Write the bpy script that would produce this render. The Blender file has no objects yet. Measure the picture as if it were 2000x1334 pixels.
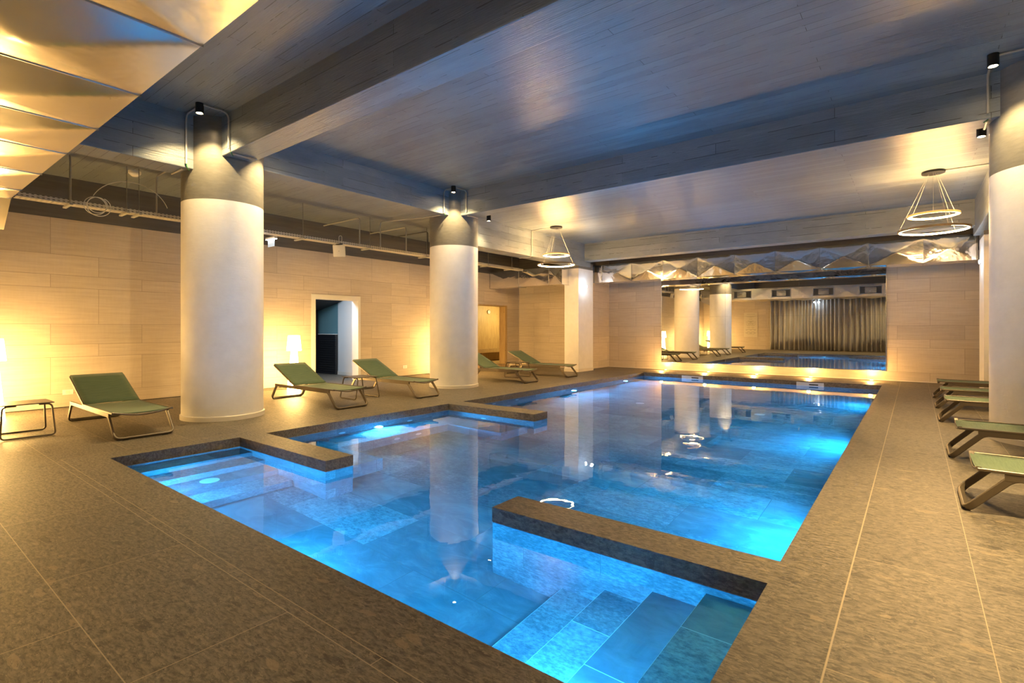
import bpy, bmesh, math, random
from mathutils import Vector, Matrix
R = math.radians
PI = math.pi
scene = bpy.context.scene
C = scene.collection
rnd = random.Random(7)

# ------------------------------------------------------------------ materials
MAT = {}

def new_mat(name):
    m = bpy.data.materials.new(name)
    m.use_nodes = True
    nt = m.node_tree
    b = nt.nodes['Principled BSDF']
    MAT[name] = m
    return m, nt, b

def N(nt, typ, **kw):
    n = nt.nodes.new(typ)
    for k, v in kw.items():
        setattr(n, k, v)
    return n

def setin(nt, sock, v):
    if isinstance(v, bpy.types.NodeSocket):
        nt.links.new(v, sock)
    elif isinstance(v, (tuple, list)) and len(v) == 3 and sock.type == 'RGBA':
        sock.default_value = (*v, 1)
    else:
        sock.default_value = v

def M(nt, op, a, b=None, c=None, clamp=False):
    n = N(nt, 'ShaderNodeMath', operation=op)
    n.use_clamp = clamp
    setin(nt, n.inputs[0], a)
    if b is not None: setin(nt, n.inputs[1], b)
    if c is not None: setin(nt, n.inputs[2], c)
    return n.outputs[0]

def mixc(nt, f, a, b, blend='MIX'):
    n = N(nt, 'ShaderNodeMix', data_type='RGBA', blend_type=blend)
    setin(nt, n.inputs[0], f)
    setin(nt, n.inputs[6], a)
    setin(nt, n.inputs[7], b)
    return n.outputs[2]

def ramp(nt, f, stops):
    n = N(nt, 'ShaderNodeValToRGB')
    cr = n.color_ramp
    while len(cr.elements) < len(stops): cr.elements.new(0.5)
    for e, (p, c) in zip(cr.elements, stops):
        e.position = p
        e.color = (*c, 1) if len(c) == 3 else c
    setin(nt, n.inputs[0], f)
    return n.outputs[0]

def pos(nt):
    g = N(nt, 'ShaderNodeNewGeometry')
    s = N(nt, 'ShaderNodeSeparateXYZ')
    nt.links.new(g.outputs['Position'], s.inputs[0])
    return g, s.outputs[0], s.outputs[1], s.outputs[2]

def comb(nt, x, y, z):
    n = N(nt, 'ShaderNodeCombineXYZ')
    setin(nt, n.inputs[0], x); setin(nt, n.inputs[1], y); setin(nt, n.inputs[2], z)
    return n.outputs[0]

def noise(nt, vec, scale, detail=3.0, rough=0.5, dist=0.0, col=False):
    n = N(nt, 'ShaderNodeTexNoise')
    if vec is not None: nt.links.new(vec, n.inputs['Vector'])
    n.inputs['Scale'].default_value = scale
    n.inputs['Detail'].default_value = detail
    n.inputs['Roughness'].default_value = rough
    n.inputs['Distortion'].default_value = dist
    return n.outputs['Color' if col else 'Fac']

def voro(nt, vec, scale, feature='F1', out='Distance', rand=1.0):
    n = N(nt, 'ShaderNodeTexVoronoi', feature=feature)
    nt.links.new(vec, n.inputs['Vector'])
    n.inputs['Scale'].default_value = scale
    n.inputs['Randomness'].default_value = rand
    return n.outputs[out]

def white(nt, a, b):
    n = N(nt, 'ShaderNodeTexWhiteNoise', noise_dimensions='2D')
    nt.links.new(comb(nt, a, b, 0.0), n.inputs['Vector'])
    return n.outputs['Value']

def bump(nt, b, h, strength=0.2, dist=0.01):
    n = N(nt, 'ShaderNodeBump')
    n.inputs['Strength'].default_value = strength
    n.inputs['Distance'].default_value = dist
    setin(nt, n.inputs['Height'], h)
    nt.links.new(n.outputs[0], b.inputs['Normal'])
    return n

def simple(name, col, rough=0.5, metal=0.0, emit=None, estr=0.0, spec=0.5):
    m, nt, b = new_mat(name)
    b.inputs['Base Color'].default_value = (*col, 1)
    b.inputs['Roughness'].default_value = rough
    b.inputs['Metallic'].default_value = metal
    b.inputs['Specular IOR Level'].default_value = spec
    if emit:
        b.inputs['Emission Color'].default_value = (*emit, 1)
        b.inputs['Emission Strength'].default_value = estr
    return m

def grid_tile(nt, u, v, pu, pv, ou=0.0, ov=0.0, g=0.002):
    """running bond: rows along u of height pv; returns (grout mask, random per tile)"""
    vv = M(nt, 'DIVIDE', M(nt, 'SUBTRACT', v, ov), pv)
    row = M(nt, 'FLOOR', vv)
    fv = M(nt, 'MULTIPLY', M(nt, 'FRACT', vv), pv)
    par = M(nt, 'MULTIPLY', M(nt, 'FLOORED_MODULO', row, 2.0), 0.5)
    uu = M(nt, 'ADD', M(nt, 'DIVIDE', M(nt, 'SUBTRACT', u, ou), pu), par)
    colu = M(nt, 'FLOOR', uu)
    fu = M(nt, 'MULTIPLY', M(nt, 'FRACT', uu), pu)
    dv = M(nt, 'MINIMUM', fv, M(nt, 'SUBTRACT', pv, fv))
    du = M(nt, 'MINIMUM', fu, M(nt, 'SUBTRACT', pu, fu))
    d = M(nt, 'MINIMUM', du, dv)
    return M(nt, 'LESS_THAN', d, g), white(nt, row, colu)

# -- cream wall tile in rows of three heights, dark paint above 3.11 m
def wall_tile(name, axis, off):
    m, nt, b = new_mat(name)
    g, x, y, z = pos(nt)
    u = x if axis == 'x' else y
    zz = M(nt, 'DIVIDE', M(nt, 'SUBTRACT', z, 0.23), 1.145)
    cell = M(nt, 'FLOOR', zz)
    t = M(nt, 'MULTIPLY', M(nt, 'FRACT', zz), 1.145)
    a1 = M(nt, 'GREATER_THAN', t, 0.60)
    a2 = M(nt, 'GREATER_THAN', t, 0.81)
    row = M(nt, 'ADD', M(nt, 'MULTIPLY', cell, 3.0), M(nt, 'ADD', a1, a2))
    d1 = M(nt, 'MINIMUM', t, M(nt, 'SUBTRACT', 1.145, t))
    d2 = M(nt, 'ABSOLUTE', M(nt, 'SUBTRACT', t, 0.60))
    d3 = M(nt, 'ABSOLUTE', M(nt, 'SUBTRACT', t, 0.81))
    dv = M(nt, 'MINIMUM', d1, M(nt, 'MINIMUM', d2, d3))
    par = M(nt, 'MULTIPLY', M(nt, 'FLOORED_MODULO', row, 2.0), 0.5)
    uu = M(nt, 'ADD', M(nt, 'DIVIDE', M(nt, 'SUBTRACT', u, off), 1.26), par)
    fu = M(nt, 'MULTIPLY', M(nt, 'FRACT', uu), 1.26)
    du = M(nt, 'MINIMUM', fu, M(nt, 'SUBTRACT', 1.26, fu))
    d = M(nt, 'MINIMUM', du, dv)
    mask = M(nt, 'LESS_THAN', d, 0.003)
    rv = white(nt, row, M(nt, 'FLOOR', uu))
    st = comb(nt, M(nt, 'MULTIPLY', u, 0.6), M(nt, 'MULTIPLY', z, 9.0), rv)
    n1 = noise(nt, st, 3.0, 5.0, 0.6)
    n2 = noise(nt, comb(nt, M(nt, 'MULTIPLY', u, 8.0), M(nt, 'MULTIPLY', z, 1.0), 0.0), 4.0, 3.0)
    base = ramp(nt, M(nt, 'ADD', M(nt, 'MULTIPLY', n1, 0.8), M(nt, 'MULTIPLY', n2, 0.2)),
                [(0.3, (0.50, 0.42, 0.34)), (0.7, (0.62, 0.545, 0.455))])
    tone = M(nt, 'ADD', 0.88, M(nt, 'MULTIPLY', rv, 0.16))
    tile = mixc(nt, 1.0, base, comb(nt, tone, tone, tone), 'MULTIPLY')
    tile = mixc(nt, mask, tile, (0.30, 0.25, 0.20))
    up = M(nt, 'GREATER_THAN', z, 3.11)
    nb = noise(nt, comb(nt, M(nt, 'MULTIPLY', u, 0.4), M(nt, 'MULTIPLY', z, 6.0), 0.0), 3.0, 4.0)
    dark = ramp(nt, nb, [(0.3, (0.085, 0.08, 0.08)), (0.7, (0.12, 0.115, 0.11))])
    colr = mixc(nt, up, tile, dark)
    nt.links.new(colr, b.inputs['Base Color'])
    nt.links.new(M(nt, 'ADD', 0.42, M(nt, 'MULTIPLY', n1, 0.15)), b.inputs['Roughness'])
    bump(nt, b, M(nt, 'ADD', M(nt, 'MULTIPLY', mask, -1.0), M(nt, 'MULTIPLY', n1, 0.2)), 0.15, 0.004)
    return m

wall_tile('wall_tile_y', 'y', 2.02)
wall_tile('wall_tile_x', 'x', -0.34)

# -- stone with dark and pale fragments (deck and coping)
def stone(name, mode):
    m, nt, b = new_mat(name)
    g, x, y, z = pos(nt)
    ax, ay = (1.0, 2.6) if mode != 'right' else (1.0, 2.2)
    warp = noise(nt, g.outputs['Position'], 6.0, 3.0, col=True)
    wx = N(nt, 'ShaderNodeSeparateXYZ'); nt.links.new(warp, wx.inputs[0])
    px = M(nt, 'ADD', M(nt, 'MULTIPLY', x, ax), M(nt, 'MULTIPLY', wx.outputs[0], 0.12))
    py = M(nt, 'ADD', M(nt, 'MULTIPLY', y, ay), M(nt, 'MULTIPLY', wx.outputs[1], 0.12))
    pz = M(nt, 'MULTIPLY', z, 2.0)
    v = comb(nt, px, py, pz)
    nb = noise(nt, v, 2.2, 6.0, 0.62)
    nf = noise(nt, v, 38.0, 4.0, 0.75)
    nm = noise(nt, v, 20.0, 5.0, 0.7)
    base = ramp(nt, nb, [(0.3, (0.115, 0.098, 0.073)), (0.7, (0.175, 0.15, 0.115))])
    base = mixc(nt, M(nt, 'MULTIPLY', nf, 1.3, clamp=True), base, ramp(nt, nm, [(0.40, (0.045, 0.037, 0.028)), (0.60, (0.22, 0.185, 0.14))]))
    # fragments
    d1 = voro(nt, v, 7.0)
    c1 = voro(nt, v, 7.0, out='Color')
    s1 = N(nt, 'ShaderNodeSeparateXYZ'); nt.links.new(c1, s1.inputs[0])
    edge = M(nt, 'SUBTRACT', M(nt, 'MULTIPLY', s1.outputs[0], 0.62), d1)
    frag = M(nt, 'MULTIPLY', M(nt, 'GREATER_THAN', M(nt, 'ADD', edge, M(nt, 'MULTIPLY', M(nt, 'SUBTRACT', nf, 0.5), 0.35)), 0.08), M(nt, 'GREATER_THAN', s1.outputs[1], 0.80))
    fc = mixc(nt, M(nt, 'GREATER_THAN', s1.outputs[2], 0.72), (0.04, 0.033, 0.026), (0.27, 0.21, 0.14))
    base = mixc(nt, M(nt, 'MULTIPLY', frag, 0.6), base, fc)
    v2 = comb(nt, M(nt, 'ADD', px, M(nt, 'MULTIPLY', nf, 0.06)), M(nt, 'ADD', py, M(nt, 'MULTIPLY', nm, 0.10)), pz)
    d2 = voro(nt, v2, 30.0)
    c2 = voro(nt, v2, 30.0, out='Color')
    s2 = N(nt, 'ShaderNodeSeparateXYZ'); nt.links.new(c2, s2.inputs[0])
    sp = M(nt, 'MULTIPLY', M(nt, 'LESS_THAN', d2, M(nt, 'MULTIPLY', s2.outputs[0], 0.55)), M(nt, 'GREATER_THAN', s2.outputs[1], 0.45))
    sc = mixc(nt, s2.outputs[2], (0.035, 0.029, 0.023), (0.27, 0.225, 0.165))
    base = mixc(nt, M(nt, 'MULTIPLY', sp, 0.7), base, sc)
    d3 = voro(nt, v2, 75.0)
    c3 = voro(nt, v2, 75.0, out='Color')
    s3 = N(nt, 'ShaderNodeSeparateXYZ'); nt.links.new(c3, s3.inputs[0])
    sp3 = M(nt, 'MULTIPLY', M(nt, 'LESS_THAN', d3, 0.4), M(nt, 'GREATER_THAN', s3.outputs[1], 0.5))
    base = mixc(nt, M(nt, 'MULTIPLY', sp3, 0.62), base, mixc(nt, s3.outputs[2], (0.04, 0.032, 0.025), (0.30, 0.25, 0.18)))
    if mode == 'deck':
        mask, rv = grid_tile(nt, x, y, 1.22, 0.615, -2.27, 0.625, 0.0022)
    elif mode == 'right':
        mask, rv = grid_tile(nt, y, x, 1.22, 0.52, 2.3, -0.27, 0.002)
    else:
        mask, rv = grid_tile(nt, M(nt, 'ADD', x, y), z, 1.22, 50.0, 0.43, -20.0, 0.0015)
    tone = M(nt, 'ADD', 0.9, M(nt, 'MULTIPLY', rv, 0.16))
    base = mixc(nt, 1.0, base, comb(nt, tone, tone, tone), 'MULTIPLY')
    base = mixc(nt, mask, base, (0.36, 0.29, 0.20) if mode != 'coping' else (0.09, 0.08, 0.07))
    nt.links.new(base, b.inputs['Base Color'])
    nt.links.new(M(nt, 'ADD', 0.36, M(nt, 'MULTIPLY', nf, 0.3)), b.inputs['Roughness'])
    bump(nt, b, M(nt, 'ADD', M(nt, 'MULTIPLY', mask, -0.6), M(nt, 'MULTIPLY', nf, 0.35)), 0.25, 0.004)
    return m

stone('stone_deck', 'deck'); stone('stone_right', 'right'); stone('stone_coping', 'coping')

# -- submerged stone planks of very uneven tone
def pool_tile(name, mode):
    m, nt, b = new_mat(name)
    g, x, y, z = pos(nt)
    if mode == 'floor':
        mask, rv = grid_tile(nt, x, y, 1.2, 0.6, 0.1, 0.15, 0.003)
    elif mode == 'xwall':
        mask, rv = grid_tile(nt, x, z, 1.2, 0.3, 0.25, -0.105, 0.0028)
    elif mode == 'tread_left':
        mask, rv = grid_tile(nt, y, x, 1.6, 0.295, 0.9, -6.372 + 0.02, 0.0015)
    elif mode == 'tread':
        mask, rv = grid_tile(nt, y, x, 0.8, 0.31, 0.5, -0.593, 0.0025)
    else:
        mask, rv = grid_tile(nt, y, z, 1.2, 0.3, 0.0, -0.105, 0.0028)
    v = comb(nt, M(nt, 'ADD', x, M(nt, 'MULTIPLY', rv, 7.0)), M(nt, 'MULTIPLY', y, 1.6), M(nt, 'MULTIPLY', z, 1.6))
    n1 = noise(nt, v, 3.0, 6.0, 0.65, 1.2)
    n2 = noise(nt, v, 26.0, 4.0, 0.75)
    n2s = M(nt, 'MULTIPLY', M(nt, 'SUBTRACT', n2, 0.5), M(nt, 'MULTIPLY', M(nt, 'GREATER_THAN', M(nt, 'FRACT', M(nt, 'MULTIPLY', rv, 7.3)), 0.45), 1.6))
    t = M(nt, 'ADD', M(nt, 'MULTIPLY', rv, 0.40), M(nt, 'ADD', M(nt, 'SUBTRACT', M(nt, 'MULTIPLY', n1, 1.0), 0.20), n2s), clamp=True)
    colr = ramp(nt, t, [(0.0, (0.07, 0.095, 0.12)), (0.45, (0.18, 0.215, 0.25)), (1.0, (0.42, 0.47, 0.51))])
    colr = mixc(nt, mask, colr, (0.16, 0.17, 0.19) if mode != 'tread' else (0.7, 0.72, 0.74))
    nt.links.new(colr, b.inputs['Base Color'])
    b.inputs['Roughness'].default_value = 0.6
    return m

for md in ('floor', 'xwall', 'ywall', 'tread', 'tread_left'): pool_tile('pool_' + md, md)

# -- glossy dark paint over board-marked concrete
def paint(name, u, v, w, dark=(0.155, 0.18, 0.205), lite=(0.225, 0.26, 0.295), rough=0.34):
    """u: axis letter along boards, v: across"""
    m, nt, b = new_mat(name)
    g, x, y, z = pos(nt)
    ax = dict(x=x, y=y, z=z)
    mask, rv = grid_tile(nt, ax[u], ax[v], 3.1, w, 0.7, 0.13, 0.0028)
    gate = M(nt, 'GREATER_THAN', noise(nt, comb(nt, M(nt, 'MULTIPLY', ax[u], 0.9), M(nt, 'MULTIPLY', ax[v], 3.0), 0.0), 1.6, 3.0, 0.6), 0.50)
    mask = M(nt, 'MULTIPLY', mask, gate)
    grain = noise(nt, comb(nt, M(nt, 'MULTIPLY', ax[u], 1.2), M(nt, 'MULTIPLY', ax[v], 22.0), 0.0), 3.0, 5.0, 0.6)
    blot = noise(nt, comb(nt, M(nt, 'MULTIPLY', ax[u], 1.0), M(nt, 'MULTIPLY', ax[v], 2.5), 0.0), 2.2, 5.0, 0.6)
    fine = noise(nt, g.outputs['Position'], 45.0, 3.0, 0.6)
    colr = ramp(nt, M(nt, 'ADD', M(nt, 'MULTIPLY', grain, 0.35), M(nt, 'MULTIPLY', blot, 0.65)), [(0.3, dark), (0.7, lite)])
    tone = M(nt, 'ADD', 0.86, M(nt, 'MULTIPLY', rv, 0.24))
    colr = mixc(nt, 1.0, colr, comb(nt, tone, tone, tone), 'MULTIPLY')
    colr = mixc(nt, mask, colr, (0.03, 0.033, 0.038))
    nt.links.new(colr, b.inputs['Base Color'])
    nt.links.new(M(nt, 'ADD', rough - 0.1, M(nt, 'MULTIPLY', blot, 0.22)), b.inputs['Roughness'])
    h = M(nt, 'ADD', M(nt, 'ADD', M(nt, 'MULTIPLY', grain, 0.5), M(nt, 'MULTIPLY', rv, 0.35)), M(nt, 'ADD', M(nt, 'MULTIPLY', fine, 0.12), M(nt, 'MULTIPLY', mask, -1.2)))
    bump(nt, b, h, 0.9, 0.012)
    return m

paint('paint_ceiling', 'x', 'y', 0.125)
paint('paint_beam_x', 'x', 'z', 0.16)
paint('paint_beam_y', 'y', 'z', 0.16)

def column_mat(name='column_plaster'):
    m, nt, b = new_mat(name)
    g, x, y, z = pos(nt)
    n1 = noise(nt, g.outputs['Position'], 5.0, 6.0, 0.62)
    n2 = noise(nt, comb(nt, M(nt, 'MULTIPLY', x, 2.0), M(nt, 'MULTIPLY', y, 2.0), M(nt, 'MULTIPLY', z, 7.0)), 4.0, 5.0, 0.6)
    wht = ramp(nt, n1, [(0.3, (0.76, 0.75, 0.74)), (0.7, (0.83, 0.82, 0.81))])
    gry = ramp(nt, n2, [(0.3, (0.145, 0.14, 0.13)), (0.7, (0.185, 0.18, 0.165))])
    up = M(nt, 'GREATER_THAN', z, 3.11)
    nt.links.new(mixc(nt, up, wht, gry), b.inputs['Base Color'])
    nt.links.new(M(nt, 'SUBTRACT', 0.55, M(nt, 'MULTIPLY', up, 0.17)), b.inputs['Roughness'])
    bump(nt, b, M(nt, 'ADD', n1, n2), 0.16, 0.01)
    return m
column_mat()

simple('grout', (0.36, 0.29, 0.20), 0.6)
simple('white_paint', (0.72, 0.71, 0.70), 0.5)
simple('trim_white', (0.70, 0.66, 0.60), 0.45)
simple('black_metal', (0.012, 0.012, 0.013), 0.4, 0.3)
simple('conduit_grey', (0.42, 0.42, 0.42), 0.4)
simple('conduit_dark', (0.09, 0.085, 0.08), 0.45)
simple('green_wire', (0.02, 0.16, 0.05), 0.5)
simple('rod_metal', (0.35, 0.34, 0.32), 0.35, 0.8)
simple('ring_bronze', (0.42, 0.30, 0.17), 0.4, 0.3)
simple('plastic_white', (0.75, 0.75, 0.74), 0.35)
simple('frame_taupe', (0.15, 0.12, 0.085), 0.38, 0.35)
simple('rubber', (0.02, 0.02, 0.02), 0.7)
simple('chrome', (0.8, 0.8, 0.82), 0.12, 1.0)
simple('dark_slat', (0.012, 0.013, 0.016), 0.45)
simple('dark_room', (0.03, 0.03, 0.032), 0.7)
simple('teal_wall', (0.13, 0.26, 0.30), 0.5)
simple('skimmer_white', (0.72, 0.74, 0.76), 0.4)
simple('skimmer_dark', (0.02, 0.03, 0.04), 0.6)
simple('louver', (0.10, 0.105, 0.115), 0.45, 0.4)
simple('mirror_glass', (0.90, 0.90, 0.89), 0.0, 1.0)
simple('mirror_edge', (0.55, 0.56, 0.56), 0.25, 0.9)
simple('poster_paper', (0.62, 0.57, 0.49), 0.6)
simple('poster_ink', (0.22, 0.19, 0.16), 0.6)
simple('pool_lens', (0.8, 0.9, 1.0), 0.3, 0, (0.45, 0.75, 1.0), 40.0)
simple('spot_lens', (1, 0.9, 0.7), 0.3, 0, (1.0, 0.70, 0.36), 60.0)
simple('uplight_lens', (1, 0.8, 0.5), 0.3, 0, (1.0, 0.52, 0.14), 14.0)
simple('cool_lens', (0.9, 0.97, 1.0), 0.3, 0, (0.72, 0.90, 1.0), 60.0)
simple('exit_panel', (0.6, 0.7, 0.8), 0.3, 0, (0.62, 0.80, 1.0), 0.05)
simple('sign_lens', (0.9, 0.97, 1.0), 0.3, 0, (0.72, 0.90, 1.0), 4.0)
simple('led_warm', (1, 0.85, 0.6), 0.3, 0, (1.0, 0.58, 0.20), 105.0)
simple('lamp_shade', (0.9, 0.85, 0.7), 0.5, 0, (1.0, 0.60, 0.19), 12.0)
simple('lamp_body', (0.9, 0.85, 0.7), 0.5, 0, (1.0, 0.58, 0.17), 15.0)

def foil(name, rough, tint, b1, b2):
    m, nt, b = new_mat(name)
    g, x, y, z = pos(nt)
    n1 = noise(nt, g.outputs['Position'], 1.7, 3.0, 0.5, 0.6)
    n2 = noise(nt, g.outputs['Position'], 6.0, 3.0, 0.55)
    b.inputs['Base Color'].default_value = (*tint, 1)
    b.inputs['Metallic'].default_value = 1.0
    nt.links.new(M(nt, 'ADD', rough, M(nt, 'MULTIPLY', n2, rough * 0.5)), b.inputs['Roughness'])
    bump(nt, b, M(nt, 'ADD', M(nt, 'MULTIPLY', n1, b1), M(nt, 'MULTIPLY', n2, b2)), 0.6, 0.05)
    return m
foil('foil_near', 0.20, (0.80, 0.78, 0.74), 0.30, 0.04)
foil('foil_far', 0.07, (0.84, 0.83, 0.82), 0.42, 0.03)

def fabric(name, c1, c2, along='y'):
    m, nt, b = new_mat(name)
    tc = N(nt, 'ShaderNodeTexCoord')
    s = N(nt, 'ShaderNodeSeparateXYZ'); nt.links.new(tc.outputs['Object'], s.inputs[0])
    v = comb(nt, M(nt, 'MULTIPLY', s.outputs[0], 120.0), M(nt, 'MULTIPLY', s.outputs[1], 6.0), M(nt, 'MULTIPLY', s.outputs[2], 120.0))
    n1 = noise(nt, v, 1.0, 3.0, 0.6)
    nt.links.new(ramp(nt, n1, [(0.35, c1), (0.65, c2)]), b.inputs['Base Color'])
    b.inputs['Roughness'].default_value = 0.75
    b.inputs['Sheen Weight'].default_value = 0.15
    bump(nt, b, n1, 0.2, 0.002)
    return m
fabric('sling_green', (0.075, 0.125, 0.068), (0.115, 0.175, 0.10))

def curtain_mat():
    m, nt, b = new_mat('curtain_fabric')
    g, x, y, z = pos(nt)
    n1 = noise(nt, comb(nt, M(nt, 'MULTIPLY', x, 4.0), y, M(nt, 'MULTIPLY', z, 0.6)), 3.0, 4.0)
    nt.links.new(ramp(nt, n1, [(0.3, (0.46, 0.44, 0.43)), (0.7, (0.56, 0.54, 0.53))]), b.inputs['Base Color'])
    b.inputs['Roughness'].default_value = 0.8
curtain_mat()

def wood_mat():
    m, nt, b = new_mat('sauna_wood')
    g, x, y, z = pos(nt)
    u = M(nt, 'ADD', x, y)
    fu = M(nt, 'FRACT', M(nt, 'DIVIDE', u, 0.095))
    row = M(nt, 'FLOOR', M(nt, 'DIVIDE', u, 0.095))
    rv = white(nt, row, 3.0)
    line = M(nt, 'LESS_THAN', fu, 0.05)
    gr = noise(nt, comb(nt, M(nt, 'MULTIPLY', u, 14.0), rv, M(nt, 'MULTIPLY', z, 0.9)), 3.0, 5.0, 0.6, 0.4)
    c = ramp(nt, gr, [(0.3, (0.40, 0.27, 0.12)), (0.7, (0.58, 0.42, 0.21))])
    kn = voro(nt, comb(nt, M(nt, 'MULTIPLY', u, 2.0), 0.0, M(nt, 'MULTIPLY', z, 1.0)), 3.5)
    c = mixc(nt, M(nt, 'LESS_THAN', kn, 0.06), c, (0.12, 0.05, 0.02))
    c = mixc(nt, M(nt, 'MULTIPLY', line, 0.7), c, (0.12, 0.06, 0.02))
    nt.links.new(c, b.inputs['Base Color'])
    b.inputs['Roughness'].default_value = 0.5
wood_mat()

def tray_mat():
    m, nt, b = new_mat('perforated_steel')
    g, x, y, z = pos(nt)
    fy = M(nt, 'FRACT', M(nt, 'DIVIDE', y, 0.055))
    hy_ = M(nt, 'LESS_THAN', M(nt, 'ABSOLUTE', M(nt, 'SUBTRACT', fy, 0.5)), 0.25)
    fz = M(nt, 'FRACT', M(nt, 'DIVIDE', M(nt, 'ADD', z, 0.01), 0.035))
    hz = M(nt, 'LESS_THAN', M(nt, 'ABSOLUTE', M(nt, 'SUBTRACT', fz, 0.5)), 0.2)
    fx = M(nt, 'FRACT', M(nt, 'DIVIDE', x, 0.05))
    hx = M(nt, 'LESS_THAN', M(nt, 'ABSOLUTE', M(nt, 'SUBTRACT', fx, 0.5)), 0.16)
    s = N(nt, 'ShaderNodeSeparateXYZ'); nt.links.new(g.outputs['Normal'], s.inputs[0])
    flat = M(nt, 'GREATER_THAN', M(nt, 'ABSOLUTE', s.outputs[2]), 0.5)
    hole = M(nt, 'MULTIPLY', hy_, M(nt, 'ADD', M(nt, 'MULTIPLY', hx, flat), M(nt, 'MULTIPLY', hz, M(nt, 'SUBTRACT', 1.0, flat))))
    b.inputs['Base Color'].default_value = (0.60, 0.58, 0.55, 1)
    b.inputs['Metallic'].default_value = 0.35
    b.inputs['Roughness'].default_value = 0.45
    nt.links.new(M(nt, 'SUBTRACT', 1.0, hole), b.inputs['Alpha'])
tray_mat()

def water_mat():
    m, nt, b = new_mat('water')
    nt.nodes.remove(b)
    out = nt.nodes['Material Output']
    rf = N(nt, 'ShaderNodeBsdfRefraction')
    rf.inputs['IOR'].default_value = 1.33
    rf.inputs['Roughness'].default_value = 0.0
    rf.inputs['Color'].default_value = (0.38, 0.85, 1.0, 1)
    gs = N(nt, 'ShaderNodeBsdfGlossy')
    gs.inputs['Roughness'].default_value = 0.0
    gs.inputs['Color'].default_value = (1, 1, 1, 1)
    fr = N(nt, 'ShaderNodeFresnel'); fr.inputs['IOR'].default_value = 1.33
    mx_ = N(nt, 'ShaderNodeMixShader')
    nt.links.new(fr.outputs[0], mx_.inputs[0]); nt.links.new(rf.outputs[0], mx_.inputs[1]); nt.links.new(gs.outputs[0], mx_.inputs[2])
    g, x, y, z = pos(nt)
    n1 = noise(nt, comb(nt, x, y, 0.0), 3.5, 2.0, 0.5, 0.3)
    n2 = noise(nt, comb(nt, x, y, 2.0), 0.9, 2.0, 0.5)
    bp = N(nt, 'ShaderNodeBump')
    bp.inputs['Strength'].default_value = 0.12
    bp.inputs['Distance'].default_value = 0.02
    nt.links.new(M(nt, 'ADD', M(nt, 'MULTIPLY', n1, 0.35), n2), bp.inputs['Height'])
    for nd in (rf, gs, fr): nt.links.new(bp.outputs[0], nd.inputs['Normal'])
    nt.links.new(mx_.outputs[0], out.inputs['Surface'])
water_mat()

# ------------------------------------------------------------------ mesh helpers
def box(bm, x0, x1, y0, y1, z0, z1, mi=0, bev=0.0):
    vs = [bm.verts.new((x, y, z)) for z in (z0, z1) for y in (y0, y1) for x in (x0, x1)]
    q = [(0, 2, 3, 1), (4, 5, 7, 6), (0, 1, 5, 4), (2, 6, 7, 3), (0, 4, 6, 2), (1, 3, 7, 5)]
    fs = []
    for a in q:
        f = bm.faces.new([vs[i] for i in a]); f.material_index = mi; fs.append(f)
    if bev > 0:
        es = list({e for f in fs for e in f.edges})
        bmesh.ops.bevel(bm, geom=es, offset=bev, segments=2, profile=0.6, affect='EDGES')
    return vs

def obj(name, bm, mat, parent=None, loc=None, smooth=False, mats=None):
    me = bpy.data.meshes.new(name)
    bmesh.ops.recalc_face_normals(bm, faces=bm.faces[:])
    bm.to_mesh(me); bm.free()
    for mm in (mats or [mat]): me.materials.append(MAT[mm])
    if smooth:
        for p in me.polygons: p.use_smooth = True
        try: me.set_sharp_from_angle(angle=R(40))
        except Exception: pass
    o = bpy.data.objects.new(name, me)
    C.objects.link(o)
    if parent is not None: o.parent = parent
    if loc is not None: o.location = loc
    return o

def struct(name, bm, mat, parent=None, **kw):
    o = obj(name, bm, mat, parent, **kw)
    if parent is None: o['kind'] = 'structure'
    return o

def bb(*boxes, bev=0.0):
    bm = bmesh.new()
    for b_ in boxes: box(bm, *b_, bev=bev)
    return bm

def tag(o, label, cat, group=None, kind=None):
    o['label'] = label; o['category'] = cat
    if group: o['group'] = group
    if kind: o['kind'] = kind
    return o

def thing(name, label, cat, loc=(0, 0, 0), rz=0.0, group=None):
    o = bpy.data.objects.new(name, None)
    o.empty_display_size = 0.1
    C.objects.link(o)
    o.location = loc; o.rotation_euler = (0, 0, rz)
    return tag(o, label, cat, group)

def fillet(pts, r, n=6, closed=False):
    pts = [Vector(p) for p in pts]
    out = []
    L = len(pts)
    for i, p in enumerate(pts):
        if not closed and i in (0, L - 1):
            out.append(p); continue
        a = pts[(i - 1) % L]; c = pts[(i + 1) % L]
        da = (a - p); dc = (c - p)
        ra = min(r, da.length * 0.48, dc.length * 0.48)
        ang = da.angle(dc)
        if ang > PI - 0.02:
            out.append(p); continue
        p0 = p + da.normalized() * ra; p2 = p + dc.normalized() * ra
        for k in range(n + 1):
            t = k / n
            out.append(p0 * (1 - t) ** 2 + p * 2 * t * (1 - t) + p2 * t * t)
    return out

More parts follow.
